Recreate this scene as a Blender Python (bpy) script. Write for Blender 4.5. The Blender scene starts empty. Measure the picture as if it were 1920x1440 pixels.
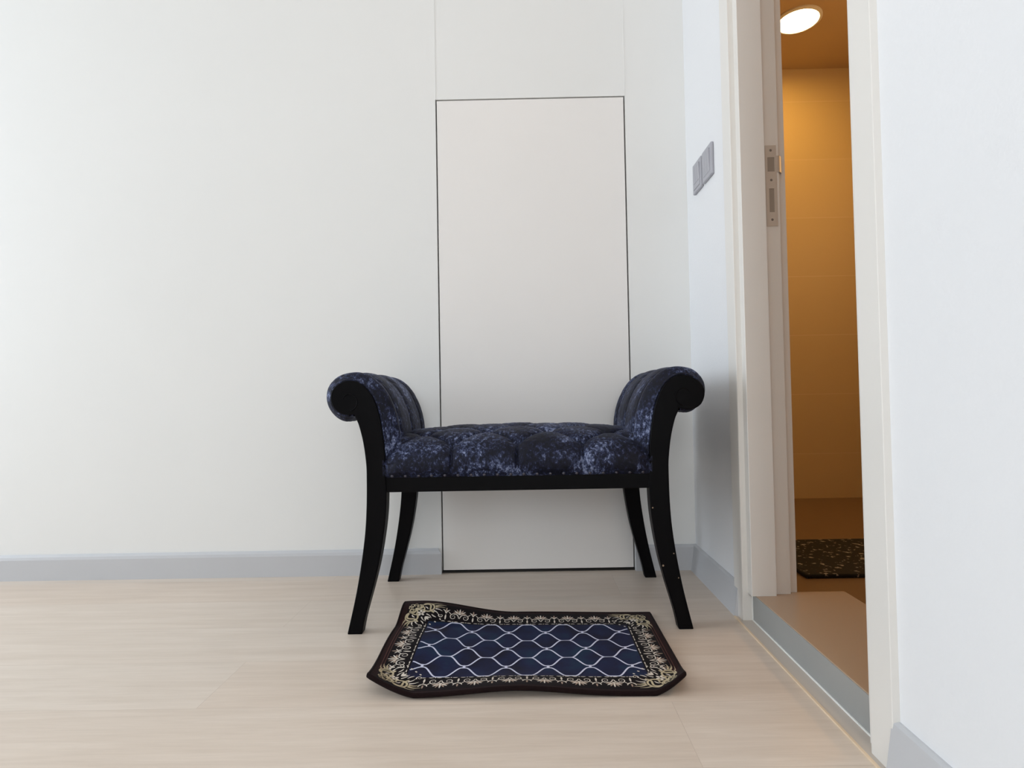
import bpy, bmesh, math, random
from mathutils import Vector, Matrix, noise

random.seed(7)
S = bpy.context.scene
COL = S.collection
PI = math.pi

# ------------------------------------------------------------------ helpers
def link(o, parent=None):
    COL.objects.link(o)
    if parent is not None:
        o.parent = parent
    return o

def mesh_obj(name, verts, faces, mats, parent=None, smooth=False, fmat=None, angle=None):
    me = bpy.data.meshes.new(name)
    me.from_pydata([tuple(v) for v in verts], [], faces)
    for m in (mats if isinstance(mats, (list, tuple)) else [mats]):
        me.materials.append(m)
    if fmat:
        me.polygons.foreach_set('material_index', fmat)
    bm = bmesh.new(); bm.from_mesh(me)
    bmesh.ops.recalc_face_normals(bm, faces=bm.faces)
    bm.to_mesh(me); bm.free()
    if smooth:
        me.polygons.foreach_set('use_smooth', [True] * len(me.polygons))
        if angle:
            me.set_sharp_from_angle(angle=math.radians(angle))
    me.update()
    o = bpy.data.objects.new(name, me)
    return link(o, parent)

def bevel(o, w, seg=2, ang=35):
    m = o.modifiers.new('bevel', 'BEVEL'); m.width = w; m.segments = seg
    m.limit_method = 'ANGLE'; m.angle_limit = math.radians(ang); m.harden_normals = False
    return o

class MB:
    """collects boxes / prisms / tubes, builds ONE mesh object"""
    def __init__(s): s.v = []; s.f = []; s.m = []
    def add(s, v, f, m=0):
        k = len(s.v); s.v += [tuple(p) for p in v]
        s.f += [tuple(i + k for i in q) for q in f]; s.m += [m] * len(f); return s
    def box(s, x0, x1, y0, y1, z0, z1, m=0):
        v = [(x, y, z) for z in (z0, z1) for y in (y0, y1) for x in (x0, x1)]
        f = [(0, 2, 3, 1), (4, 5, 7, 6), (0, 1, 5, 4), (2, 6, 7, 3), (0, 4, 6, 2), (1, 3, 7, 5)]
        return s.add(v, f, m)
    def prism(s, poly, d0, d1, axis, m=0):
        """poly of 2-D points extruded along axis (0: poly=(y,z); 1: poly=(x,z); 2: poly=(x,y))"""
        def P(p, d):
            return (d, p[0], p[1]) if axis == 0 else ((p[0], d, p[1]) if axis == 1 else (p[0], p[1], d))
        n = len(poly)
        v = [P(p, d0) for p in poly] + [P(p, d1) for p in poly]
        f = [tuple(range(n)), tuple(range(2 * n - 1, n - 1, -1))]
        f += [(i, (i + 1) % n, n + (i + 1) % n, n + i) for i in range(n)]
        return s.add(v, f, m)
    def tube(s, pts, r, n=8, m=0):
        pts = [Vector(p) for p in pts]; rings = []
        for i, p in enumerate(pts):
            t = (pts[min(i + 1, len(pts) - 1)] - pts[max(i - 1, 0)]).normalized()
            a = Vector((0, 1, 0)) if abs(t.y) < .9 else Vector((1, 0, 0))
            u = t.cross(a).normalized(); w = t.cross(u)
            rr = r[i] if isinstance(r, (list, tuple)) else r
            rings.append([p + u * rr * math.cos(2 * PI * k / n) + w * rr * math.sin(2 * PI * k / n) for k in range(n)])
        v = [q for R in rings for q in R]; f = []
        for i in range(len(rings) - 1):
            for k in range(n):
                f.append((i * n + k, i * n + (k + 1) % n, (i + 1) * n + (k + 1) % n, (i + 1) * n + k))
        f.append(tuple(range(n))); f.append(tuple(range(len(v) - n, len(v))))
        return s.add(v, f, m)
    def lathe(s, prof, c, axis='z', n=20, m=0):
        """prof: list of (radius, height)"""
        v = []; f = []
        for r, h in prof:
            for k in range(n):
                a = 2 * PI * k / n; p = (r * math.cos(a), r * math.sin(a), h)
                if axis == 'y': p = (p[0], -p[2], p[1])
                if axis == 'x': p = (-p[2], p[0], p[1])
                v.append((c[0] + p[0], c[1] + p[1], c[2] + p[2]))
        for i in range(len(prof) - 1):
            for k in range(n):
                f.append((i * n + k, i * n + (k + 1) % n, (i + 1) * n + (k + 1) % n, (i + 1) * n + k))
        f.append(tuple(range(n))); f.append(tuple(range(len(v) - n, len(v))))
        return s.add(v, f, m)
    def build(s, name, mats, parent=None, smooth=False, angle=None):
        return mesh_obj(name, s.v, s.f, mats, parent, smooth, s.m, angle)

def catmull(pts, n=8, closed=False):
    P = [Vector(p) for p in pts]; out = []; N = len(P)
    rng = N if closed else N - 1
    for i in range(rng):
        p1, p2 = P[i], P[(i + 1) % N]
        p0 = P[(i - 1) % N] if (closed or i > 0) else p1 * 2 - p2
        p3 = P[(i + 2) % N] if (closed or i + 2 < N) else p2 * 2 - p1
        for k in range(n):
            t = k / n
            out.append(.5 * ((2 * p1) + (p2 - p0) * t + (2 * p0 - 5 * p1 + 4 * p2 - p3) * t * t + (3 * p1 - p0 - 3 * p2 + p3) * t ** 3))
    if not closed: out.append(P[-1].copy())
    return out

def resample(pts, step):
    out = [pts[0].copy()]; acc = 0.0
    L = sum((pts[i + 1] - pts[i]).length for i in range(len(pts) - 1))
    n = max(2, int(round(L / step))); d = L / n; tgt = d; run = 0.0
    for i in range(len(pts) - 1):
        seg = (pts[i + 1] - pts[i]).length
        while run + seg >= tgt - 1e-9 and len(out) <= n:
            out.append(pts[i].lerp(pts[i + 1], (tgt - run) / seg if seg > 0 else 0)); tgt += d
        run += seg
    if len(out) < n + 1: out.append(pts[-1].copy())
    return out

def struct(o): o['kind'] = 'structure'; return o
def tag(o, label, cat, group=None):
    o['label'] = label; o['category'] = cat
    if group: o['group'] = group
    return o
def empty(name, loc, rz=0):
    o = bpy.data.objects.new(name, None); o.location = loc; o.rotation_euler = (0, 0, rz)
    o.empty_display_size = .05
    return link(o)

# ---------------------------------------------------------------- materials
def srgb(r, g, b):
    f = lambda c: (c / 255 / 12.92) if c / 255 <= .04045 else ((c / 255 + .055) / 1.055) ** 2.4
    return (f(r), f(g), f(b), 1)

class NT:
    def __init__(s, name):
        s.mat = bpy.data.materials.new(name); s.mat.use_nodes = True
        s.t = s.mat.node_tree; s.b = s.t.nodes['Principled BSDF']
    def n(s, typ, **kw):
        x = s.t.nodes.new(typ)
        for k, v in kw.items(): setattr(x, k, v)
        return x
    def l(s, a, b): s.t.links.new(a, b)
    def coord(s, scale=(1, 1, 1), rot=(0, 0, 0), out='Object', loc=(0, 0, 0)):
        c = s.n('ShaderNodeTexCoord'); m = s.n('ShaderNodeMapping')
        m.inputs['Scale'].default_value = scale; m.inputs['Rotation'].default_value = rot; m.inputs['Location'].default_value = loc
        s.l(c.outputs[out], m.inputs['Vector']); return m.outputs['Vector']
    def noise(s, vec, scale, detail=4, rough=.55, dist=0):
        x = s.n('ShaderNodeTexNoise'); x.inputs['Scale'].default_value = scale; x.inputs['Detail'].default_value = detail
        x.inputs['Roughness'].default_value = rough; x.inputs['Distortion'].default_value = dist
        s.l(vec, x.inputs['Vector']); return x.outputs['Fac']
    def ramp(s, fac, stops):
        x = s.n('ShaderNodeValToRGB'); r = x.color_ramp
        while len(r.elements) < len(stops): r.elements.new(.5)
        for e, (p, c) in zip(r.elements, stops): e.position = p; e.color = c
        s.l(fac, x.inputs['Fac']); return x.outputs['Color']
    def mix(s, fac, a, b, mode='MIX'):
        x = s.n('ShaderNodeMix', data_type='RGBA', blend_type=mode)
        for v, i in ((fac, 0), (a, 6), (b, 7)):
            if hasattr(v, 'links'): s.l(v, x.inputs[i])
            else: x.inputs[i].default_value = v
        return x.outputs[2]
    def math(s, op, a, b=0.):
        x = s.n('ShaderNodeMath', operation=op)
        for v, i in ((a, 0), (b, 1)):
            if hasattr(v, 'links'): s.l(v, x.inputs[i])
            else: x.inputs[i].default_value = v
        return x.outputs[0]
    def bump(s, h, strength, dist):
        x = s.n('ShaderNodeBump'); x.inputs['Strength'].default_value = strength; x.inputs['Distance'].default_value = dist
        s.l(h, x.inputs['Height']); s.l(x.outputs['Normal'], s.b.inputs['Normal'])
    def set(s, **kw):
        for k, v in kw.items():
            i = s.b.inputs[k.replace('_', ' ')]
            if hasattr(v, 'links'): s.l(v, i)
            else: i.default_value = v
        return s

def paint(name, rgb, rough=.55, bump=0, scale=120, var=.015, spec=.4):
    N = NT(name); c = srgb(*rgb)
    f = N.noise(N.coord(), 3, 3)
    a = tuple(min(1, x * (1 - var)) for x in c[:3]) + (1,); b = tuple(min(1, x * (1 + var)) for x in c[:3]) + (1,)
    N.set(Base_Color=N.mix(f, a, b), Roughness=rough, Specular_IOR_Level=spec)
    if bump: N.bump(N.noise(N.coord(), scale, 3), bump, .002)
    return N.mat

M_wall = paint('wall_paint', (226, 226, 224), .5, .03, 90)
M_paper = paint('textured_wallpaper', (228, 229, 231), .7, .22, 160)
M_door = paint('door_paint', (229, 226, 223), .45, .02, 80)
M_base = paint('baseboard_paint', (190, 191, 194), .35)
M_frame = paint('frame_paint', (224, 221, 216), .35)
M_ceil = paint('ceiling_paint', (235, 235, 234), .8)
M_gap = paint('gap_shade', (40, 38, 35), .9)  # dark colour standing in for the shade inside the door gaps
M_sill = paint('sill_stone', (152, 153, 151), .4, .02, 60)
M_silltop = paint('sill_top_stone', (168, 148, 128), .22)
M_caulk = paint('white_caulk', (235, 235, 232), .6)
M_switch = paint('silver_plastic', (164, 164, 171), .32)
M_strike = paint('brushed_steel', (200, 192, 182), .55); M_strike.node_tree.nodes['Principled BSDF'].inputs['Metallic'].default_value = .35
M_hole = paint('strike_hole', (150, 139, 127), .8)
M_screw = paint('screw_steel', (120, 112, 104), .4)

# floor: long pale oak boards laid along X
def floor_mat():
    N = NT('pale_oak_boards')
    br = N.n('ShaderNodeTexBrick'); br.offset = .37; br.offset_frequency = 2; br.squash = 1
    br.inputs['Color1'].default_value = (.0, .0, .0, 1); br.inputs['Color2'].default_value = (1, 1, 1, 1)
    br.inputs['Mortar'].default_value = (.5, .5, .5, 1)
    br.inputs['Scale'].default_value = 1; br.inputs['Mortar Size'].default_value = .0006
    br.inputs['Mortar Smooth'].default_value = .3; br.inputs['Bias'].default_value = 0
    br.inputs['Brick Width'].default_value = 2.44; br.inputs['Row Height'].default_value = .194
    v = N.coord(loc=(FLOOR_SHIFT[0], FLOOR_SHIFT[1], 0))
    N.l(v, br.inputs['Vector'])
    rnd = br.outputs['Color']
    # grain
    off = N.n('ShaderNodeVectorMath', operation='MULTIPLY_ADD')
    N.l(rnd, off.inputs[0]); off.inputs[1].default_value = (3.1, 1.7, 0)
    N.l(N.coord(scale=(1.1, 15, 1)), off.inputs[2])
    g1 = N.noise(off.outputs[0], 2.4, 7, .62, .5)
    off2 = N.n('ShaderNodeVectorMath', operation='MULTIPLY_ADD')
    N.l(rnd, off2.inputs[0]); off2.inputs[1].default_value = (5, 3, 0); N.l(N.coord(scale=(3, 70, 1)), off2.inputs[2])
    g2 = N.noise(off2.outputs[0], 3, 4, .6, .3)
    base = N.ramp(g1, [(.28, srgb(204, 193, 182)), (.5, srgb(212, 202, 192)), (.72, srgb(219, 210, 201))])
    fine = N.ramp(g2, [(.35, (.95, .945, .94, 1)), (.6, (1, 1, 1, 1))])
    c = N.mix(1., base, fine, 'MULTIPLY')
    tint = N.mix(rnd, srgb(250, 243, 236), srgb(255, 252, 248))
    c = N.mix(1., c, tint, 'MULTIPLY')
    c = N.mix(N.math('MULTIPLY', br.outputs['Fac'], .28), c, srgb(140, 122, 106))
    N.set(Base_Color=c, Roughness=N.ramp(g2, [(.3, (.36,) * 3 + (1,)), (.7, (.44,) * 3 + (1,))]), Specular_IOR_Level=.45)
    N.bump(g2, .04, .0008)
    return N.mat
FLOOR_SHIFT = (-.262 + 2.44 * 4, -1.1045 + .194 * 30)
M_floor = floor_mat()

# blackened wood
N = NT('black_lacquered_wood')
f = N.noise(N.coord(scale=(1, 1, .15)), 60, 4)
N.set(Base_Color=N.mix(f, srgb(6, 6, 8), srgb(10, 9, 11)), Roughness=.42, Specular_IOR_Level=.07)
N.bump(f, .05, .001)
M_wood = N.mat
M_chip = paint('bare_wood_chip', (150, 128, 108), .7)

# crushed velvet
def velvet():
    N = NT('navy_crushed_velvet')
    v = N.coord()
    big = N.noise(v, 11, 3, .5, .8)
    mid = N.noise(N.coord(scale=(1, 1, .72)), 120, 6, .72, .25)
    fin = N.noise(N.coord(scale=(1, 1, .5)), 300, 3, .6, .6)
    s = N.math('ADD', N.math('MULTIPLY', big, .50), N.math('MULTIPLY', mid, .78))
    s = N.math('ADD', s, N.math('MULTIPLY', fin, .26))
    c = N.ramp(s, [(.68, srgb(13, 14, 26)), (.78, srgb(23, 26, 46)), (.855, srgb(56, 64, 93)), (.945, srgb(130, 140, 170))])
    N.set(Base_Color=c, Roughness=.62, Specular_IOR_Level=.2)
    N.set(Sheen_Weight=.14, Sheen_Roughness=.3, Sheen_Tint=srgb(140, 148, 178))
    N.bump(mid, .45, .003)
    return N.mat
M_velvet = velvet()
M_nail = paint('dull_pewter', (78, 76, 84), .4); M_nail.node_tree.nodes['Principled BSDF'].inputs['Metallic'].default_value = .6
M_under = paint('black_dust_cloth', (20, 20, 22), .9)

def cloth(name, a, b, scale=25, rough=.85, sheen=.03):
    N = NT(name); v = N.coord()
    f = N.noise(v, scale, 4, .6); g = N.noise(v, 900, 2)
    N.set(Base_Color=N.mix(f, srgb(*a), srgb(*b)), Roughness=rough, Specular_IOR_Level=.08)
    N.set(Sheen_Weight=sheen, Sheen_Roughness=.5)
    N.bump(g, .5, .0006)
    return N.mat
N = NT('navy_rug_pile')
v = N.coord()
f = N.noise(v, 12, 4, .6)
N.set(Base_Color=N.ramp(f, [(.36, srgb(21, 20, 42)), (.52, srgb(23, 29, 62)), (.70, srgb(23, 46, 70))]), Roughness=.85, Specular_IOR_Level=.1)
N.set(Sheen_Weight=.04, Sheen_Roughness=.5)
N.bump(N.noise(v, 900, 2), .5, .0006)
M_navy = N.mat
M_rblack = cloth('black_rug_border', (16, 11, 14), (22, 15, 19))
M_rmaroon = cloth('maroon_rug_edge', (30, 16, 17), (40, 22, 22))
M_rbrown = cloth('brown_stripe_yarn', (84, 52, 48), (98, 64, 56))
M_trellis = cloth('pale_trellis_yarn', (196, 200, 224), (212, 214, 232))
M_cream = cloth('cream_yarn', (200, 190, 178), (226, 220, 210), 60)
M_taupe = cloth('taupe_yarn', (140, 116, 102), (182, 164, 148), 60)
M_gold = cloth('old_gold_yarn', (166, 149, 116), (206, 196, 170), 45)

# ------------------------------------------------------------------ camera
PITCH, YAW, ROLL, PPX, FPX, HCAM = .0234, -.0066, -.0182, 981.7, 1080., .58
fwd = Vector((math.sin(YAW) * math.cos(PITCH), math.cos(YAW) * math.cos(PITCH), math.sin(PITCH)))
rt0 = Vector((math.cos(YAW), -math.sin(YAW), 0)); up0 = rt0.cross(fwd)
rt = rt0 * math.cos(ROLL) + up0 * math.sin(ROLL); up = -rt0 * math.sin(ROLL) + up0 * math.cos(ROLL)
cd = bpy.data.cameras.new('camera'); cam = bpy.data.objects.new('camera', cd); link(cam)
cd.sensor_width = 36; cd.sensor_fit = 'HORIZONTAL'; cd.lens = FPX / 1920 * 36
cd.shift_x = -(PPX - 960) / 1920; cd.clip_start = .02
cam.matrix_world = Matrix(((rt.x, up.x, -fwd.x, 0), (rt.y, up.y, -fwd.y, 0), (rt.z, up.z, -fwd.z, HCAM), (0, 0, 0, 1)))
S.camera = cam

# --------------------------------------------------------------- room shell
YB = 1.931          # back wall face
XR = .550           # right wall face
XL = -4.6          # left (window) wall face
YF = -3.2           # wall behind the camera
ZC = 2.55
DX0, DX1, DZ0, DZ1 = -.2905, .3425, .0095, 1.5915      # flush door leaf
G = .0046

b = MB(); b.box(XL - .1, XR + .0145, YF - .1, YB + .1, -.06, 0); struct(b.build('floor', M_floor))
b = MB(); b.box(XL - .1, XR + .2, YF - .1, YB + .1, ZC, ZC + .06); struct(b.build('ceiling', M_ceil))
# back wall: three flush panels around the flush door, with fine seams, and a dark-painted backing that stands in for shade in the gaps
b = MB()
b.box(XL, DX0 - G, YB, YB + .03, 0, ZC)
b.box(DX1 + G, XR, YB, YB + .03, 0, ZC)
b.box(DX0 - G, DX1 + G, YB + .0003, YB + .03, DZ1 + G, ZC)
for x_ in (DX0 - G, DX1 + G): b.box(x_ - .0011, x_ + .0011, YB - .0012, YB + .002, DZ1 + G, ZC)
b.box(XL, XR + .2, YB + .032, YB + .1, 0, ZC, 1)
b.box(DX0 - G, DX1 + G, YB + .0015, YB + .034, 0, .0055, 1)  # dark strip painted as the shade under the door
o = struct(b.build('wall_back', [M_wall, M_gap]))
b = MB(); b.box(DX0, DX1, YB + .0002, YB + .028, DZ0, DZ1)
o = struct(b.build('door_1', M_door)); bevel(o, .0008, 2)

# baseboards (face, small bevelled cap leaning back to the wall)
def baseboard(name, d0, d1, axis, wall, sgn, h, t, cap, lean=0.):
    # profile in (offset from wall towards room, z)
    P = [(0, 0), (t, 0), (t - lean, h - cap), (t - lean - .003, h - cap * .45), (.003, h), (0, h)]
    b = MB()
    b.prism([(wall + sgn * p[0], p[1]) for p in P] if axis == 0 else [(wall + sgn * p[0], p[1]) for p in P], d0, d1, axis)
    return b
# along X on the back wall: prism along axis 0 with poly (y,z)
b = baseboard('bb', XL, DX0 - .0045, 0, YB, -1, .0835, .014, .016)
o = struct(b.build('baseboard_back', M_base))
for q in o.data.vertices:      # the cap returns to the wall at the door
    if q.co.x > DX0 - .01 and q.co.z > .06: q.co.x -= .012 if q.co.z > .08 else (.006 if q.co.z > .07 else 0)
b = baseboard('bb', DX1 + .006, XR - .0, 0, YB, -1, .0835, .012, .008)
struct(b.build('baseboard_back_right', M_base))
b = baseboard('bb', 1.520, YB, 1, XR, -1, .083, .0215, .003, .012)
struct(b.build('baseboard_right', M_base))
b = baseboard('bb', YF, .885, 1, XR, -1, .083, .0215, .003, .012)
struct(b.build('baseboard_right_near', M_base))

# right wall with the bathroom doorway (opening between Y .94 and 1.49)
YO0, YO1, ZO = .94, 1.486, 2.05
XW = .678           # bathroom face of the right wall
b = MB()
b.box(XR, XW, YO1 + .012, YB + .1, 0, ZC)
b.box(XR, XW, YF - .1, YO0 - .012, 0, ZC)
b.box(XR, XW, YO0 - .012, YO1 + .012, ZO + .012, ZC)
struct(b.build('wall_right', M_paper))
# casing + jamb of the doorway: one frame
fr = MB()
def jamb(y_face, s):
    # plan polygon, built for far jamb (s=+1, face looks to -Y) or near jamb (s=-1)
    y = lambda d: y_face + s * d
    far = y(.087)
    P = [(XR + .002, far), (.5400, far - s * .002), (.5392, y(.084)), (.5392, y(.029)), (.5402, y(.0265)), (.5535, y(.0262)), (.5535, y(.001)), (.5545, y(0)),
         (.6150, y(0)), (.6160, y(.0135)), (.6565, y(.0135)), (.6572, y(.026)), (.6780, y(.026)), (.6790, y(.03)), (.6790, y(.040)), (XR + .002, y(.040))]
    return P
fr.prism(jamb(1.460, 1), .071, ZO, 2)
P = [(XR + .002, 1.547), (.5400, 1.545), (.5392, 1.543), (.5392, 1.489), (.5402, 1.4865), (.5535, 1.4862), (.5640, 1.4862), (.5640, 1.50), (XR + .002, 1.50)]
fr.prism(P, 0, .071, 2)
fr.prism(jamb(.966, -1), 0, ZO, 2)
fr.box(.5392, XR + .002, .879, 1.547, ZO, ZO + .07)
fr.box(.5535, .679, .90, 1.50, ZO, ZO + .012)
frame = struct(fr.build('trim_1', M_frame))
# strike plate let into the far jamb
sp = MB(); YS = 1.4735
x0, x1, za, zb = .6220, .6505, 1.008, 1.217
# plate as a frame around its two slots
hx0, hx1 = .6275, .6455
sx0, sx1 = .6300, .6430
yy0, yy1 = YS - .0016, YS + .001
sp.box(x0, x1, yy0, yy1, 1.186, zb); sp.box(x0, hx0, yy0, yy1, 1.149, 1.186); sp.box(hx1, x1, yy0, yy1, 1.149, 1.186)
sp.box(x0, x1, yy0, yy1, 1.105, 1.149); sp.box(x0, sx0, yy0, yy1, 1.044, 1.105); sp.box(sx1, x1, yy0, yy1, 1.044, 1.105)
sp.box(x0, x1, yy0, yy1, za, 1.044)
# curved lip towards the bathroom
lip = catmull([(.650, YS - .0015), (.657, YS - .0012), (.6635, YS + .003), (.668, YS + .010)], 4)
pl = [(p.x, p.y) for p in lip] + [(p.x, p.y + .0016) for p in reversed(lip)]
sp.prism(pl, 1.148, 1.190, 2)
plate = sp.build('strike_plate', M_strike, frame)
plate['label'] = 'metal strike plate with two slots'
for (a0, a1, c0, c1) in ((hx0, hx1, 1.149, 1.186), (sx0, sx1, 1.044, 1.105)):
    h = MB(); h.box(a0, a1, YS - .0004, YS + .0005, c0, c1); h.build('slot', M_hole, plate)
for zz in (1.204, 1.127, 1.0245):
    h = MB(); h.lathe([(.0034, 0), (.0030, .0008), (.001, .0010)], (.6362, yy0 + .0002, zz), 'y', 12)
    h.build('screw', M_screw, plate, True)

# raised bathroom sill and floor strip before it
b = MB()
b.box(.5645, .80, .94, 1.4885, .0, .0680, 0)
b.box(.5645, .80, .94, 1.4885, .0680, .0710, 1)
o = struct(b.build('trim_2', [M_sill, M_silltop])); bevel(o, .0012, 2)
b = MB(); b.box(.5300, .5625, .88, 1.4858, 0, .0022)
b.box(.5262, .5305, .88, 1.515, 0, .0032, 1)
struct(b.build('trim_3', [paint('grey_strip', (196, 186, 176), .4), paint('tan_edge_strip', (222, 200, 172), .5)]))
b = MB(); b.box(.5622, .5648, .94, 1.4868, 0, .0045); b.box(.5630, .5650, 1.4835, 1.4872, 0, .069)
struct(b.build('trim_4', M_caulk))

# left wall with a large window, wall behind the camera
WY0, WY1, WZ0, WZ1 = -.10, 1.90, .45, 2.50
b = MB()
b.box(XL - .12, XL, YF, WY0, 0, ZC); b.box(XL - .12, XL, WY1, YB, 0, ZC)
b.box(XL - .12, XL, WY0, WY1, 0, WZ0); b.box(XL - .12, XL, WY0, WY1, WZ1, ZC)
struct(b.build('wall_left', M_wall))
b = MB()
for y in (WY0, (WY0 + WY1) / 2, WY1): b.box(XL - .09, XL - .03, y - .025, y + .025, WZ0, WZ1)
for z in (WZ0, WZ1): b.box(XL - .09, XL - .03, WY0, WY1, z - .025, z + .025)
wf = struct(b.build('window_1', M_frame))
b = MB(); b.box(XL - .1, XW, YF - .1, YF, 0, ZC); struct(b.build('wall_front', paint('rear_wall_low_bounce', (112, 108, 104), .7)))  # unseen wall, toned dark to cut the light bounced from behind

# ---------------------------------------------------------------- bathroom
N = NT('beige_wall_tile')
br = N.n('ShaderNodeTexBrick'); br.offset = 0.; br.inputs['Scale'].default_value = 1
br.inputs['Color1'].default_value = srgb(212, 190, 150); br.inputs['Color2'].default_value = srgb(208, 186, 145); br.inputs['Mortar'].default_value = srgb(216, 195, 162)
br.inputs['Mortar Size'].default_value = .0025; br.inputs['Brick Width'].default_value = .6; br.inputs['Row Height'].default_value = .3
cx = N.n('ShaderNodeTexCoord'); sx = N.n('ShaderNodeSeparateXYZ'); cb = N.n('ShaderNodeCombineXYZ')
N.l(cx.outputs['Object'], sx.inputs[0]); N.l(N.math('ADD', sx.outputs[0], sx.outputs[1]), cb.inputs[0]); N.l(N.math('ADD', sx.outputs[2], .03), cb.inputs[1])
N.l(cb.outputs[0], br.inputs['Vector']); N.set(Base_Color=br.outputs['Color'], Roughness=.55)
M_tile = N.mat
M_bfloor = paint('bathroom_floor_tile', (120, 96, 72), .35)
M_bceil = paint('bathroom_ceiling', (190, 165, 130), .7)
BX1, BY0, BY1, BZ, BF = 2.1, .35, 2.93, 2.24, .045
b = MB(); b.box(XW, BX1, BY1, BY1 + .05, 0, BZ); struct(b.build('wall_bathroom_back', M_tile))
b = MB(); b.box(BX1, BX1 + .05, BY0, BY1, 0, BZ); struct(b.build('wall_bathroom_right', M_tile))
b = MB(); b.box(XW, BX1, BY0 - .05, BY0, 0, BZ); struct(b.build('wall_bathroom_front', M_tile))
b = MB(); b.box(.60, XW, YB + .1, BY1, 0, BZ); struct(b.build('wall_bathroom_left', M_tile))
b = MB(); b.box(.80, BX1, BY0, BY1, -.02, BF); b.box(XW, .80, 1.50, BY1, -.02, BF); b.box(XW, .80, BY0, .94, -.02, BF)
struct(b.build('floor_bathroom', M_bfloor))
b = MB(); b.box(XW, BX1, BY0, BY1, BZ, BZ + .05); struct(b.build('ceiling_bathroom', M_bceil))
# downlight in the bathroom ceiling
LX, LY = 1.235, 2.535
dl = tag(empty('ceiling_downlight', (LX, LY, BZ)), 'round glowing warm downlight in the bathroom ceiling seen through the doorway', 'ceiling light')
N = NT('lamp_glow'); N.set(Base_Color=(1, .9, .7, 1)); N.b.inputs['Emission Color'].default_value = (1, .74, .34, 1); N.b.inputs['Emission Strength'].default_value = 9
M_glow = N.mat
b = MB(); b.lathe([(.098, .0), (.098, -.006), (.086, -.010), (.084, -.004)], (0, 0, 0), 'z', 36); b.build('trim_ring', M_frame, dl, True, 40)
b = MB(); b.lathe([(.084, -.003), (.083, -.010), (.06, -.016), (.02, -.019)], (0, 0, 0), 'z', 36); b.build('diffuser', M_glow, dl, True, 60)
# dark bath mat on the bathroom floor
N = NT('dark_speckled_mat'); f = N.noise(N.coord(), 60, 3, .5)
N.set(Base_Color=N.ramp(f, [(.60, srgb(16, 14, 15)), (.66, srgb(150, 146, 140))]), Roughness=.9); N.bump(N.noise(N.coord(), 500, 2), .6, .002)
M_mat = N.mat
b = MB(); n = 14
b.box(-.24, .24, -.2, .2, 0, .012)
bm_ = b.build('bath_mat', M_mat); bm_.location = (1.03, 1.87, BF + .0005); bevel(bm_, .004, 3)
tag(bm_, 'dark bath mat with pale flecks on the bathroom floor, just past the door jamb', 'bath mat')

# ---------------------------------------------------------- light switches
def switch(name, yc, label, split):
    zc = 1.2625; w, h, t = .087, .094, .009
    e = tag(empty(name, (XR, yc, zc)), label, 'light switch', 'silver switch plates on the right wall')
    p = MB(); p.box(-t, .0, -w / 2, w / 2, -h / 2, h / 2); o = p.build('plate', M_switch, e); bevel(o, .003, 3)
    z0 = -.019 if split else -.034
    ww = .0195
    for k in range(3):
        y = (k - 1) * (ww + .0012)
        r = MB()
        r.prism([(-t + .0005, z0), (-t - .0012, z0 + .002), (-t - .0034, .033), (-t + .0005, .034)], y - ww / 2, y + ww / 2, 1)
        o = r.build('rocker', M_switch, e); bevel(o, .0006, 2)
    if split:
        r = MB(); r.box(-t - .0015, -t + .0005, -.0315, .0315, -.036, -.021); o = r.build('blank_strip', M_switch, e); bevel(o, .0006, 2)
switch('light_switch', 1.7890, 'silver switch plate nearest the room corner, with a blank strip below its rockers', True)
switch('light_switch', 1.6920, 'silver three-rocker switch plate nearest the door casing', False)

# -------------------------------------------------------------------- bench
BXC, BYF, BYB = -.029, 1.4389, 1.877
BD = BYB - BYF
bench = empty('scroll_arm_bench', (BXC, (BYF + BYB) / 2, 0))
tag(bench, 'black wooden scroll-arm bench with tufted navy crushed-velvet seat, standing in front of the flush door', 'bench')
YF0 = -BD / 2          # local front plane
outer = [(.429, .0), (.4075, .092), (.393, .170), (.3822, .249), (.3778, .316), (.3767, .381), (.3775, .420), (.3840, .473), (.3945, .517), (.4030, .5375)]
scroll = [(.4055, .5465), (.424, .5445), (.4415, .5485), (.4560, .5610), (.4640, .5790), (.4645, .5945), (.4590, .6090), (.4440, .6225), (.4210, .6300), (.3985, .6265), (.3795, .6140), (.3610, .5895), (.3465, .5530), (.3370, .5060), (.3315, .4590), (.3290, .3900), (.3275, .3450), (.3315, .2775), (.3445, .1930), (.3610, .1230), (.3830, .0447), (.3925, .0)]
LT = .036
oc = resample(catmull(outer, 6), .008); sc_ = resample(catmull(scroll, 6), .008)
outline = oc + sc_
def fuller(p, sx):
    # the volute of the other arm is a touch fuller, so its wood hides the padding's edge
    if sx < 0: return p
    k = max(0., min(1., (p.x - .41) / .045)) * max(0., min(1., (p.y - .50) / .05))
    return Vector((p.x + .0060 * k, p.y - .0045 * k))
def leg(sx, y0, front):
    b = MB()
    # slightly slimmer (front to back) towards the foot
    n = len(outline); v = []
    for side in (0, 1):
        for p in [fuller(p_, sx) for p_ in outline]:
            k = min(1, max(0, p.y / .30)); th = .029 + (LT - .029) * k
            y = y0 + side * th if front else y0 + LT - (1 - side) * th
            v.append((sx * p.x, y, p.y))
    f = [tuple(range(n)), tuple(range(2 * n - 1, n - 1, -1))] + [(i, (i + 1) % n, n + (i + 1) % n, n + i) for i in range(n)]
    b.add(v, f)
    o = b.build('leg', [M_wood, M_chip], bench, True, 40)
    bevel(o, .0022, 2, 50)
    return o
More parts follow.
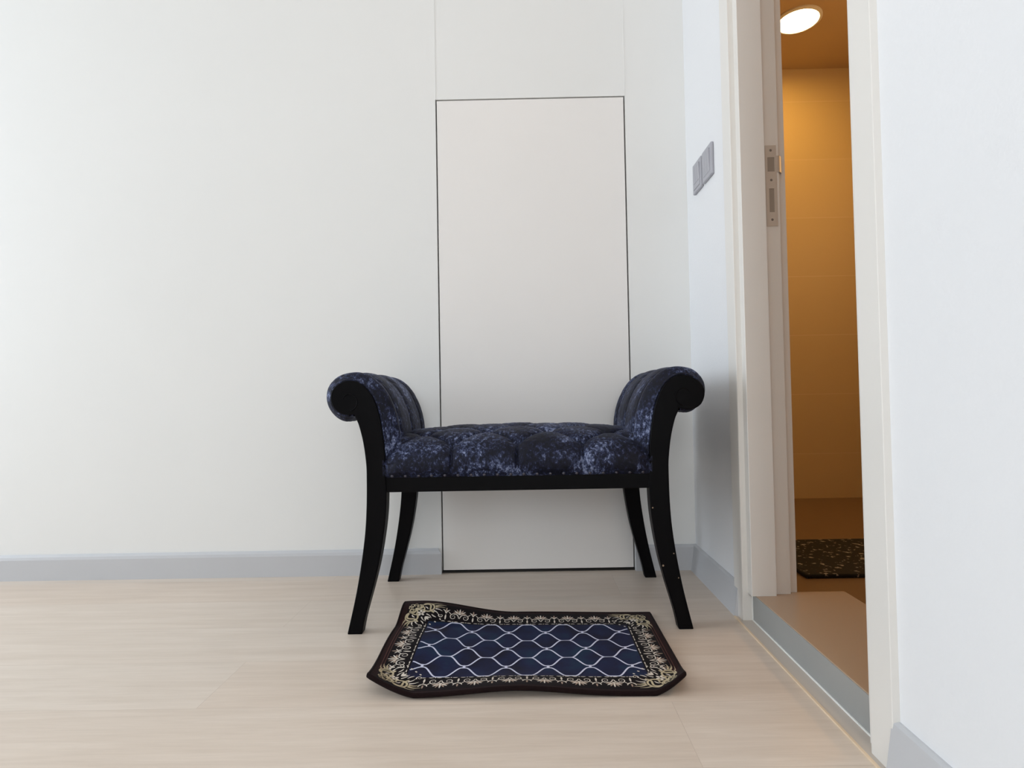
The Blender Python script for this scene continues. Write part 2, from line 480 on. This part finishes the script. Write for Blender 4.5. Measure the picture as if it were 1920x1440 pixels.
for sx in (-1, 1):
    for front in (True, False):
        y0 = YF0 if front else BD / 2 - LT
        o = leg(sx, y0, front)
        # carved volute line on the show face
        cx_, cz_ = .4190, .5790
        pts = []
        for k in range(41):
            t = k / 40; a = math.radians(165 - 245 * t); r = .0155 + .0105 * t ** 1.6
            pts.append((sx * (cx_ - r * math.cos(a)), (y0 - .0001) if front else (BD / 2 + .0001), cz_ + r * math.sin(a)))
        b = MB(); b.tube(pts, [.0004 + .0011 * min(1, k / 6) for k in range(41)], 8)
        b.build('carved_volute', M_wood, o, True)
        if sx > 0 and front:
            for (px, pz, r) in ((.3345, .3006, .0022), (.3570, .1575, .0030), (.3840, .187, .0019), (.3945, .1268, .0019)):
                ch = MB(); ch.lathe([(r, -.0008), (r * .8, .0004), (r * .2, .0005)], (px, y0, pz), 'y', 7)
                c = ch.build('paint_chip', M_chip, o); c['label'] = 'pale worn chip in the black paint'
# rails
b = MB(); b.box(-.3300, .3300, YF0 + .004, YF0 + .026, .3490, .3870); o = b.build('front_rail', M_wood, bench); bevel(o, .0015, 2)
b = MB(); b.box(-.3300, .3300, BD / 2 - .026, BD / 2 - .004, .3490, .3870); o = b.build('back_rail', M_wood, bench); bevel(o, .0015, 2)
for sx in (-1, 1):
    a0, a1 = sorted((sx * .345, sx * .367))
    b = MB(); b.box(a0, a1, YF0 + .03, BD / 2 - .03, .3490, .3870); o = b.build('side_rail', M_wood, bench); bevel(o, .0015, 2)
b = MB(); b.box(-.34, .34, YF0 + .026, BD / 2 - .026, .356, .362); b.build('dust_cover', M_under, bench)

# tufted seat -------------------------------------------------------------
def puff(d):
    d = min(1., max(0., d)); return math.sqrt(max(0., 1 - (1 - d) ** 2.2))
half = [(.006, .3830), (.0015, .3900), (.0005, .4060), (.0030, .4230), (.0110, .4390), (.0260, .4535), (.0500, .4660), (.0860, .4770), (.1400, .4850), (BD / 2, .4880)]
prof = half + [(BD - y, z) for y, z in reversed(half[:-1])]
PR = resample(catmull([(y, z) for y, z in prof], 10), .0025)
LP = [0.0]
for i in range(1, len(PR)): LP.append(LP[-1] + (PR[i] - PR[i - 1]).length)
SXH = .082
# arc length of first button row (y ~ .030)
T1 = next(LP[i] for i in range(len(PR)) if PR[i].x > .030)
TL = LP[-1]; ROWS = 6; DT = (TL - 2 * T1) / (ROWS - 1)
def star(dx, dy, r, n=7, ph=0.):
    """gathers radiating from a button"""
    th = math.atan2(dy, dx)
    return math.cos(n * th + ph) * math.exp(-(r / .024) ** 2) * min(1., r / .008)
def tuft(s, t):
    """(height 0..1, crease depth in metres) of the button tufting at arc position t across the seat"""
    if t < T1 or t > TL - T1:
        e = (T1 - t) if t < T1 else (t - (TL - T1))
        par = 0 if t < T1 else (ROWS - 1) % 2
        ss = s - par * SXH
        sg = ss - 2 * SXH * round(ss / (2 * SXH)); ds = abs(sg) / SXH
        k = math.hypot(sg, e)
        fall = 1 - .45 * min(1, e / T1) ** 2
        cr = .0042 * math.exp(-(sg / .0034) ** 2) * (1 - .35 * min(1, e / T1))
        return (.62 * puff(ds * 2.1) + .38 * (1 - math.exp(-(k / .016) ** 2))) * fall, cr - .0014 * star(sg, -e, k, 7, s * 40)
    q = (t - T1) / DT; a = s / SXH + q; c = s / SXH - q
    da = abs(a - 2 * round(a / 2)); dc = abs(c - 2 * round(c / 2))
    r0 = round(q); best = 9; bx = by = 0
    for r in (r0 - 1, r0, r0 + 1):
        sx = s - (r % 2) * SXH
        ex, ey = sx - 2 * SXH * round(sx / (2 * SXH)), (q - r) * DT
        d = math.hypot(ex, ey)
        if d < best: best, bx, by = d, ex, ey
    pl_ = puff(da * 1.2) * puff(dc * 1.2)
    w_ = SXH * DT / math.hypot(SXH, DT)
    cr = .0024 * (math.exp(-(da * w_ / .0042) ** 2) + math.exp(-(dc * w_ / .0042) ** 2))
    return .60 * pl_ + .40 * (1 - math.exp(-(best / .017) ** 2)), cr - .0016 * star(bx, by, best, 7, s * 40)
def seat_point(s, t):
    # interpolate base profile + normal
    i = min(len(LP) - 2, max(0, next((k for k in range(len(LP) - 1) if LP[k + 1] >= t), len(LP) - 2)))
    w = (t - LP[i]) / max(1e-9, LP[i + 1] - LP[i]); p = PR[i].lerp(PR[i + 1], w)
    tg = (PR[min(len(PR) - 1, i + 2)] - PR[max(0, i - 1)]).normalized()
    return p, Vector((-tg.y, tg.x))
A_SEAT = .0195
def seat_disp(s, t):
    p, nrm = seat_point(s, t)
    up_ = max(0., min(1., (p.y - .385) / .05))
    amp = A_SEAT * (.52 + .48 * up_)
    ends = max(0., min(1., (.332 - abs(s)) / .03)); amp *= .35 + .65 * ends if up_ < .9 else 1
    edge = min(1., t / .026, (TL - t) / .026); edge = edge * edge * (3 - 2 * edge)
    sag = .016 * (abs(s) / .33) ** 2.4 * up_
    wr = .0011 * noise.noise(Vector((s * 55, t * 55, 3.))) + .0006 * noise.noise(Vector((s * 150, t * 90, 8.)))
    tf, cr = tuft(s, t)
    h = (amp * tf - cr) * max(0., edge) + wr * edge
    return Vector((s, YF0 + p.x + nrm.x * h, p.y + nrm.y * h - sag))
NS = 320; v = []; f = []
ts = LP
for t in ts:
    for i in range(NS + 1):
        v.append(seat_disp(-.336 + .672 * i / NS, t))
for j in range(len(ts) - 1):
    for i in range(NS):
        k = j * (NS + 1) + i; f.append((k, k + 1, k + NS + 2, k + NS + 1))
# underside closes the cushion
k0 = len(v); v += [(-.336, YF0 + .012, .381), (.336, YF0 + .012, .381), (.336, -YF0 - .012, .381), (-.336, -YF0 - .012, .381)]
f.append((k0, k0 + 1, k0 + 2, k0 + 3))
seat = mesh_obj('seat_cushion', v, f, M_velvet, bench, True)

def button(parent, pos, nrm, r=.0085):
    b = MB(); b.lathe([(r * .9, -.003), (r, .0), (r * .85, .0026), (r * .5, .0042), (r * .1, .0047)], (0, 0, 0), 'z', 16)
    o = b.build('button', M_velvet, parent, True)
    o.rotation_mode = 'QUATERNION'; o.rotation_quaternion = Vector((0, 0, 1)).rotation_difference(nrm); o.location = pos
    return o
for r in range(ROWS):
    t = T1 + r * DT
    ks = (-1, 0, 1) if r % 2 == 0 else (-1.5, -.5, .5, 1.5)
    for k in ks:
        s = k * 2 * SXH
        p, nrm = seat_point(s, t); q = seat_disp(s, t)
        button(seat, q + Vector((0, nrm.x, nrm.y)) * .0005, Vector((0, nrm.x, nrm.y)))
# nail heads along the front and back edge of the seat
for yy, d in ((YF0 - .0006, 'f'), (-YF0 + .0006, 'b')):
    for k in range(20):
        s = -.312 + .624 * k / 19
        b = MB(); b.lathe([(.0042, -.003), (.0040, .0008), (.0028, .0024), (.0006, .0031)], (0, 0, 0), 'y', 12)
        o = b.build('nail_head', M_nail, bench, True); o.location = (s, yy, .3900)
        if d == 'b': o.rotation_euler = (0, 0, PI)

# padded scroll arms --------------------------------------------------------
armpath = [(.3300, .4300), (.3318, .4590), (.3370, .5060), (.3465, .5530), (.3610, .5895), (.3795, .6140), (.3985, .6265), (.4210, .6300), (.4440, .6225), (.4590, .6090), (.4645, .5945), (.4640, .5790), (.4560, .5610), (.4415, .5485), (.4240, .5445), (.4110, .5440)]
AP = resample(catmull(armpath, 8), .0027)
AL = [0.0]
for i in range(1, len(AP)): AL.append(AL[-1] + (AP[i] - AP[i - 1]).length)
AT = AL[-1]
V0, V1 = .0125, BD - .0125
VN = 170
tb = next(AL[i] for i in range(len(AP)) if AP[i].x > .386)      # button row over the crest
tb2 = next(AL[i] for i in range(len(AP)) if AP[i].x > .455)     # outer row
RS = .142
def arm_tuft(vv, t):
    c = BD / 2
    s = vv - c
    H = RS / 2
    if t <= tb:
        ds = abs(s - RS * round(s / RS)) / H
        e = tb - t; k = math.hypot(ds * H, e)
        sg = s - RS * round(s / RS)
        return .55 * puff(ds * 1.5) + .45 * (1 - math.exp(-(k / .018) ** 2)) + .11 * star(sg, -e, k, 7, s * 30) - .13 * math.exp(-(sg / .0040) ** 2)
    if t >= tb2:
        s2 = s - H; ds = abs(s2 - RS * round(s2 / RS)) / H
        e = t - tb2; k = math.hypot(ds * H, e)
        return .55 * puff(ds * 1.5) + .45 * (1 - math.exp(-(k / .018) ** 2))
    q = (t - tb) / (tb2 - tb); a = s / H + q; cc = s / H - q
    da = abs(a - 2 * round(a / 2)); dc = abs(cc - 2 * round(cc / 2)); best = 9
    for r in (0, 1):
        sx = s - r * H; best = min(best, math.hypot(sx - RS * round(sx / RS), (q - r) * (tb2 - tb)))
    w_ = H * (tb2 - tb) / math.hypot(H, tb2 - tb); ex = s - RS * round(s / RS); ey = q * (tb2 - tb); kk = math.hypot(ex, ey)
    return .55 * puff(da * 1.25) * puff(dc * 1.25) + .45 * (1 - math.exp(-(best / .016) ** 2)) + .11 * star(ex, ey, kk, 7, s * 30) - .10 * (math.exp(-(da * w_ / .0040) ** 2) + math.exp(-(dc * w_ / .0040) ** 2))
def arm_point(i, vv, sx=-1):
    p = AP[i]; tg = (AP[min(len(AP) - 1, i + 1)] - AP[max(0, i - 1)]).normalized(); n = Vector((-tg.y, tg.x))
    t = AL[i]
    u = min(vv - V0, V1 - vv)
    rim = 1 - (1 - min(1, max(0., u) / .030)) ** 2.2
    inner = max(0., min(1., 1 - (t - .10) / .10))      # pad fuller on the inner side
    outer_ = max(0., min(1., (t - .26) / .08))
    amp = .0165 + .008 * inner - .0050 * outer_
    endf = min(1., (AT - t) / .02)
    if sx > 0: amp -= .0075 * outer_
    h = .0035 + (amp * 1.12 * (.18 + .82 * arm_tuft(vv, t)) + .0040) * rim * max(0., endf) + (.0010 * noise.noise(Vector((vv * 60, t * 45, 5)))) * rim
    return p, n, h
def arm(sx):
    v = []; f = []
    vs = [V0 + (V1 - V0) * k / VN for k in range(VN + 1)]
    cols = [None] + vs + [None]
    for i in range(len(AP)):
        for k, vv in enumerate(cols):
            if vv is None:
                p, n, h = arm_point(i, V0 if k == 0 else V1, sx); h = -.006; vv = V0 if k == 0 else V1
            else: p, n, h = arm_point(i, vv, sx)
            q = p + n * h
            v.append((sx * q.x, YF0 + vv, q.y))
    W = len(cols)
    for i in range(len(AP) - 1):
        for k in range(W - 1):
            a = i * W + k; f.append((a, a + 1, a + W + 1, a + W))
    o = mesh_obj('arm_cushion', v, f, M_velvet, bench, True)
    # welt cords along both wooden edges
    for vv in (V0 - .0035, V1 + .0035):
        pts = []
        for i in range(0, len(AP) - 2, 2):
            p, n, h = arm_point(i, V0); q = p + n * .0022; pts.append((sx * q.x, YF0 + vv, q.y))
        b = MB(); b.tube(pts, .0030, 8); b.build('welt_cord', M_velvet, o, True)
    for row, tt in ((0, tb), (1, tb2)):
        i = min(range(len(AL)), key=lambda k: abs(AL[k] - tt))
        for k in ((-1, 0, 1) if row == 0 else (-.5, .5)):
            vv = BD / 2 + k * RS + (0 if row == 0 else 0)
            p, n, h = arm_point(i, vv, sx); q = p + n * (h + .0005)
            button(o, Vector((sx * q.x, YF0 + vv, q.y)), Vector((sx * n.x, 0, n.y)), .0075)
    # outside panel of the arm, between the legs
    b = MB(); P = [p for p in oc if p.y >= .384] + [Vector((.408, .545))]
    P = [(sx * (p.x - .004), p.y) for p in P]; Q = [(a - sx * .012, c) for a, c in reversed(P)]
    b.prism(P + Q, YF0 + .030, -YF0 - .030, 1)
    b.build('outside_panel', M_velvet, bench)
for sx in (-1, 1): arm(sx)

# ---------------------------------------------------------------------- rug
RW, RD = .322, .405       # half width, depth
RX, RY = -.0115, 1.126     # world position of the front edge's middle
rug = empty('patterned_rug', (RX, RY + RD / 2, 0))
tag(rug, 'small navy rug with pale trellis and gold scroll corners, on the floor before the bench', 'rug')
def corner(x, y, cx, cy, ax, ay, h, pw):
    d = abs(x - cx) / ax + abs(y - cy) / ay
    s = max(0., 1 - d); return h * s ** pw
def rug_z(x, y):
    z = corner(x, y, -RW, 0, .105, .15, .033, 1.35)
    z += corner(x, y, RW, 0, .075, .11, .031, 1.3)
    # back-left: a broad wave
    s = max(0., 1 - math.hypot(max(0., abs(x + RW - .035) - .01) / .25, (RD - y) / .11)); z += .033 * s * s * (3 - 2 * s)
    z += .018 * math.exp(-((x + RW) / .17) ** 2) * math.exp(-((y - .23) / .155) ** 2)
    z += .014 * math.exp(-((x + .02) / .13) ** 2) * math.exp(-(y / .06) ** 2)
    z += .006 * math.exp(-((x + .02) / .20) ** 2) * math.exp(-((RD - y) / .08) ** 2)
    return z
def rug_map(x, y, dz=0.):
    z = rug_z(x, y)
    # lifted corners pull in a little
    e = .0005
    xx = x; yy = y
    cf = corner(x, y, -RW, 0, .105, .15, 1, 1.3); xx += .010 * cf; yy += .016 * cf
    cf = corner(x, y, RW, 0, .075, .11, 1, 1.3); xx -= .014 * cf; yy += .012 * cf
    return (xx, yy - RD / 2, z + dz)
TH = .0075
FX, FY0, FY1 = .2470, .0615, .3260            # navy field
EX = .306; EY0, EY1 = .007, RD - .014         # inner edge of the maroon margin
def grid(lo, hi, breaks, step):
    b = sorted(set([lo, hi] + breaks)); out = []
    for a, c in zip(b, b[1:]):
        n = max(1, round((c - a) / step)); out += [a + (c - a) * k / n for k in range(n)]
    return out + [hi]
gx = grid(-RW, RW, [-EX, -FX, FX, EX], .0055); gy = grid(0, RD, [EY0, FY0, FY1, EY1], .0055)
v = []; f = []; fm = []
W = len(gx); 
for top in (1, 0):
    for y in gy:
        for x in gx:
            v.append(rug_map(x, y, .0012 + (TH if top else 0)))
n0 = W * len(gy)
for j in range(len(gy) - 1):
    for i in range(W - 1):
        a = j * W + i; f.append((a, a + 1, a + W + 1, a + W))
        x = (gx[i] + gx[i + 1]) / 2; y = (gy[j] + gy[j + 1]) / 2
        fm.append(0 if abs(x) < FX and FY0 < y < FY1 else (1 if abs(x) < EX and EY0 < y < EY1 else 2))
        f.append((n0 + a, n0 + a + W, n0 + a + W + 1, n0 + a + 1)); fm.append(2)
for i in range(W - 1):
    for r in (0, (len(gy) - 1) * W): f.append((r + i, r + i + 1, n0 + r + i + 1, n0 + r + i)); fm.append(2)
for j in range(len(gy) - 1):
    for c in (0, W - 1): a = j * W + c; f.append((a, a + W, n0 + a + W, n0 + a)); fm.append(2)

class Ribbons:
    """flat yarn strokes worked into the pile (rug-plan coordinates)"""
    def __init__(s): s.v = v; s.f = f; s.m = fm
    def stroke(s, pts, w, mat, step=.0028, smooth=True, taper=0, lift=.0007):
        P = [Vector((p[0], p[1])) for p in pts]
        if smooth and len(P) > 2: P = catmull(P, 8)
        P = resample(P, step); n = len(P)
        k0 = len(s.v)
        for i, p in enumerate(P):
            t = (P[min(i + 1, n - 1)] - P[max(i - 1, 0)])
            t = t.normalized() if t.length > 0 else Vector((1, 0))
            q = i / (n - 1)
            ww = w
            if taper == 1: ww = w * (1 - .85 * q)                 # thick start, thin tip
            elif taper == 2: ww = w * (.25 + .75 * math.sin(PI * min(1, q * 1.02)) ** .7)
            elif taper == 3: ww = w * (.3 + .7 * q)               # thin start
            nn = Vector((-t.y, t.x)) * ww / 2
            for a in (p + nn, p - nn): s.v.append(rug_map(a.x, a.y, .0012 + TH + lift))
        for i in range(n - 1):
            a = k0 + 2 * i; s.f.append((a, a + 1, a + 3, a + 2)); s.m.append(mat)
    def blob(s, c, rx, ry, ang, mat, n=12, lift=.0009):
        k0 = len(s.v); ca, sa = math.cos(ang), math.sin(ang)
        for k in range(n):
            a = 2 * PI * k / n; x, y = rx * math.cos(a), ry * math.sin(a)
            s.v.append(rug_map(c[0] + x * ca - y * sa, c[1] + x * sa + y * ca, .0012 + TH + lift))
        s.f.append(tuple(range(k0, k0 + n))); s.m.append(mat)
    def leaf(s, base, tip, w, mat, bend=0.):
        b0, t0 = Vector(base), Vector(tip); d = t0 - b0; nn = Vector((-d.y, d.x))
        mid = b0 + d * .5 + nn * bend
        s.stroke([b0, mid, t0], w, mat, step=.002, taper=2)
R = Ribbons()
MT = {'trellis': 3, 'cream': 4, 'taupe': 5, 'gold': 6, 'brown': 7}
# trellis
P_, H_ = .0889, (FY1 - FY0) / 3
def gfun(x):
    q = abs((x / P_) % 1.0 - .5) * 2          # 0 at cell middle ... 1 at node
    q0 = .20
    if q < q0: return 1.
    t = min(1., (q - q0) / (.90 - q0))
    return 1 - (t * .10 + .90 * (t * t * (3 - 2 * t)))
off = 2.5 * P_
for k in range(3):
    yc = FY0 + (k + .5) * H_
    for sg in (1, -1):
        pts = []; n = 260
        for i in range(n + 1):
            x = -FX + .002 + (2 * FX - .004) * i / n
            g = gfun(x + off)
            if abs(x) > 2.5 * P_:
                e = min(1., (abs(x) - 2.5 * P_) / .024); g = .30 * e * e * (3 - 2 * e)
            pts.append((x, yc + sg * (.0046 + (H_ / 2 - .0046) * g)))
        R.stroke(pts, .0037, 3, step=.0030, smooth=False)
    for i in range(6):
        R.blob((-off + i * P_, yc), .0030, .0068, 0, 3)
def spiral(c, r0, r1, a0, a1, n=22):
    out = []
    for k in range(n + 1):
        t = k / n; a = a0 + (a1 - a0) * t; r = r0 + (r1 - r0) * t
        out.append((c[0] + r * math.cos(a), c[1] + r * math.sin(a)))
    return out
# border bands: frame maps (s,t) -> rug plan
def band(frame, n, per, dash_len):
    frame0 = frame
    frame = lambda s_, t_: frame0(s_, t_ * 1.28)
    mp = lambda pts: [frame(*p) for p in pts]
    L = n * per / 2
    nd = int(round(2 * dash_len / .0165))
    for k in range(nd):
        s = -dash_len + (k + .5) * 2 * dash_len / nd
        R.stroke(mp([(s - .0052, .0030), (s, .0034), (s + .0052, .0030)]), .0024, 4, smooth=False, taper=2)
        if k % 2: R.blob(frame(s + .00825, .0032), .0014, .0014, 0, 4)
    for k in range(n):
        s0 = -L + (k + .5) * per
        for d in (-1, 1):
            # C-scroll with inner volute
            sp_ = spiral((s0 + d * .0155, .0172), .0022, .0088, 0 if d > 0 else PI, (0 if d > 0 else PI) + d * 2 * PI * 1.35)
            R.stroke(mp(sp_), .0027, 4, taper=3)
            R.stroke(mp([(s0 + d * .0130, .0255), (s0 + d * .0070, .0245), (s0 + d * .0025, .0190), (s0 + d * .0010, .0130)]), .0026, 4, taper=2)
            R.stroke(mp([(s0 + d * .0225, .0240), (s0 + d * .0275, .0290), (s0 + d * .0330, .0300)]), .0024, 4, taper=1)
        # lotus palmette
        for a in (-78, -52, -26, 0, 26, 52, 78):
            ra = math.radians(a); ln = .0165 - .0035 * abs(a) / 78
            R.leaf(frame(s0 + .003 * math.sin(ra), .0270), frame(s0 + (ln + .004) * math.sin(ra), .0270 + ln * math.cos(ra) * .92), .0036, 5 if a % 52 else 4)
        R.blob(frame(s0, .0262), .0036, .0024, 0, 4)
    for k in range(n + 1):
        s0 = -L + k * per
        R.leaf(frame(s0, .0075), frame(s0, .0215), .0040, 4)
        R.leaf(frame(s0, .0300), frame(s0, .0410), .0036, 5)
        for d in (-1, 1): R.leaf(frame(s0 + d * .001, .0255), frame(s0 + d * .0090, .0350), .0030, 4, .15 * d)
        R.blob(frame(s0, .0255), .0020, .0020, 0, 4)
band(lambda s, t: (s, FY0 - t * .86), 6, .0690, FX - .028)
band(lambda s, t: (s, FY1 + t), 6, .0690, FX - .028)
YM = (FY0 + FY1) / 2
band(lambda s, t: (-FX - t, YM + s), 3, .0640, .118)
band(lambda s, t: (FX + t, YM + s), 3, .0640, .118)
# brown pinstripes in the margin of the short sides
for sx in (-1, 1):
    for d in (.0125, .0185):
        R.stroke([(sx * (RW - d), .075), (sx * (RW - d), RD - .075)], .0013, 7, step=.006, smooth=False)
# corner ornaments, mirrored across the corner's diagonal
def ornament(frame):
    for sw in (0, 1):
        F = (lambda u, w: frame(u, w)) if sw == 0 else (lambda u, w: frame(w, u))
        mm = lambda pts: [F(a / 1000, b / 1000) for a, b in pts]
        st = lambda pts, w, m=6, tp=0: R.stroke(mm(pts), w / 1000, m, step=.0022, taper=tp)
        # pointed oval and its crossing stems
        st([(60, 45), (70, 50), (80, 49), (88, 42), (90, 34), (88, 26), (82, 19)], 4.4)
        st([(60, 24), (70, 21), (78, 24), (80, 33), (80, 41), (84, 48), (92, 53)], 4.4)
        # fan of leaves pointing along the edge
        st([(93, 27), (106, 21), (122, 20)], 5.0, 6, 1)
        st([(94, 32), (108, 29), (121, 31)], 4.6, 6, 1)
        st([(94, 38), (105, 40), (114, 45)], 4.6, 4, 1)
        st([(90, 46), (99, 51), (105, 59)], 4.2, 4, 1)
        st([(84, 19), (96, 15), (110, 14)], 3.4, 6, 1)
        # volutes between corner and oval
        st(spiral((50, 31), 2.2, 11, -.4, -.4 + 2 * PI * 1.45), 3.6, 6, 3)
        st([(58, 24), (64, 18), (74, 17), (84, 19)], 3.4)
        st(spiral((32, 47), 2.0, 8.5, 2.2, 2.2 - 2 * PI * 1.3), 3.4, 6, 3)
        st([(38, 38), (46, 44), (54, 46), (62, 44)], 3.8, 6, 2)
        st([(30, 55), (36, 62), (46, 64), (56, 58)], 3.2, 6, 2)
        # tendrils towards the border bands
        st(spiral((112, 62), 1.8, 7.0, PI * .9, PI * .9 + 2 * PI * 1.15), 2.8, 4, 3)
        st([(72, 60), (82, 66), (88, 75)], 3.4, 4, 1)
        st([(100, 70), (92, 66), (86, 60)], 3.0, 4, 2)
        st(spiral((39, 25), 1.8, 6.5, PI, PI - 2 * PI * 1.2), 3.0, 6, 3)
        st([(64, 33), (70, 36), (74, 42)], 3.4, 4, 2)
    mm = lambda u, w: frame(u / 1000, w / 1000)
    R.stroke([mm(*p) for p in spiral((27, 27), 1.8, 8.0, PI * .25, PI * .25 + 2 * PI * 1.3)], .0034, 6, step=.0022, taper=3)
    for k in range(5):
        a = PI * .25 + 2 * PI * k / 5
        R.leaf(mm(57 + 2 * math.cos(a), 57 + 2 * math.sin(a)), mm(57 + 12 * math.cos(a), 57 + 12 * math.sin(a)), .0058, 4)
    for k in range(3):
        a = PI * .25 + (k - 1) * .55
        R.leaf(mm(70, 70), mm(70 + 15 * math.cos(a), 70 + 15 * math.sin(a)), .0044, 4)
    # beads cutting the field's corner
    for k in range(4):
        R.blob(mm(112 - 12 * k, 76 + 12 * k), .0030, .0018, -PI / 4, 4)
K = .92; M0 = .000
ornament(lambda u, w: (-RW + M0 + u * K, M0 + w * K))
ornament(lambda u, w: (RW - M0 - u * K, M0 + w * K))
ornament(lambda u, w: (-RW + M0 + u * K, RD - M0 - w * K))
ornament(lambda u, w: (RW - M0 - u * K, RD - M0 - w * K))
pile = bpy.data.meshes.new('woven_pile')
pile.from_pydata([tuple(p) for p in v], [], f)
for m in (M_navy, M_rblack, M_rmaroon, M_trellis, M_cream, M_taupe, M_gold, M_rbrown): pile.materials.append(m)
pile.polygons.foreach_set('material_index', fm); pile.polygons.foreach_set('use_smooth', [True] * len(f))
bm = bmesh.new(); bm.from_mesh(pile)
for q in bm.faces:
    if q.material_index >= 3 and q.normal.z < 0: q.normal_flip()
bm.to_mesh(pile); bm.free(); pile.set_sharp_from_angle(angle=math.radians(50))
po = bpy.data.objects.new('woven_pile', pile); link(po, rug)
# bound edge
ring = []
for x in grid(-RW, RW, [], .006): ring.append((x, 0))
for y in grid(0, RD, [], .006)[1:]: ring.append((RW, y))
for x in reversed(grid(-RW, RW, [], .006)[:-1]): ring.append((x, RD))
for y in reversed(grid(0, RD, [], .006)[1:-1]): ring.append((-RW, y))
bv = []; bf = []; nr = len(ring)
for i, (x, y) in enumerate(ring):
    p = Vector(rug_map(x, y, .0012 + TH / 2)); a = Vector(rug_map(*ring[i - 1], 0)); c = Vector(rug_map(*ring[(i + 1) % nr], 0))
    t = (c - a).normalized(); out = t.cross(Vector((0, 0, 1))).normalized(); upv = out.cross(t).normalized()
    for k in range(10):
        an = 2 * PI * k / 10; bv.append(p + out * (.0036 * math.cos(an)) + upv * (.0052 * math.sin(an)))
for i in range(nr):
    for k in range(10):
        j = (i + 1) % nr; bf.append((i * 10 + k, i * 10 + (k + 1) % 10, j * 10 + (k + 1) % 10, j * 10 + k))
mz = min(p.z for p in bv)
for p in bv: p.z = max(p.z, .0004)
bo = mesh_obj('edge_binding', bv, bf, cloth('near_black_binding', (21, 12, 13), (29, 17, 17)), rug, True); bo['label'] = 'dark maroon bound edge'

# ------------------------------------------------------------------ lights
def area(name, loc, rot, sx, sy, power, col):
    d = bpy.data.lights.new(name, 'AREA'); d.shape = 'RECTANGLE'; d.size = sx; d.size_y = sy; d.energy = power; d.color = col
    o = bpy.data.objects.new(name, d); o.location = loc; o.rotation_euler = rot; link(o); return o
area('window_daylight', (XL - .02, (WY0 + WY1) / 2, (WZ0 + WZ1) / 2), (0, -PI / 2, 0), WZ1 - WZ0, WY1 - WY0, 91, (.80, .90, 1))
area('front_fill_light', (-.3, YF + .02, 1.62), (PI / 2, 0, 0), 1.7, 1.5, 51, (.91, .96, 1))  # added unseen fill from behind the camera; this wall has no window
area('bathroom_fill_light', (2.02, 1.78, 1.55), (0, PI / 2, 0), .12, .5, 8, (1, .60, .26))  # added unseen warm fill for the bathroom and the floor by the doorway
pd = bpy.data.lights.new('room_ceiling_lamp', 'POINT'); pd.shadow_soft_size = .14; pd.energy = 4.5; pd.color = (1, .84, .70)
po_ = bpy.data.objects.new('room_ceiling_lamp', pd); po_.location = (-.15, .42, 2.36); link(po_)
ld = bpy.data.lights.new('bathroom_lamp', 'AREA'); ld.shape = 'DISK'; ld.size = .16; ld.energy = 3.4; ld.color = (1, .57, .12)
lo = bpy.data.objects.new('bathroom_lamp', ld); lo.location = (LX, LY, BZ - .03); link(lo)
w = bpy.data.worlds.new('sky'); S.world = w; w.use_nodes = True
w.node_tree.nodes['Background'].inputs[0].default_value = (.85, .92, 1, 1); w.node_tree.nodes['Background'].inputs[1].default_value = 1.2

S.view_settings.view_transform = 'Standard'; S.view_settings.look = 'None'; S.view_settings.exposure = 0; S.view_settings.gamma = 1
S.view_settings.use_curve_mapping = False
S.cycles.use_denoising = True; S.cycles.max_bounces = 10; S.cycles.diffuse_bounces = 6; S.cycles.sample_clamp_indirect = 6
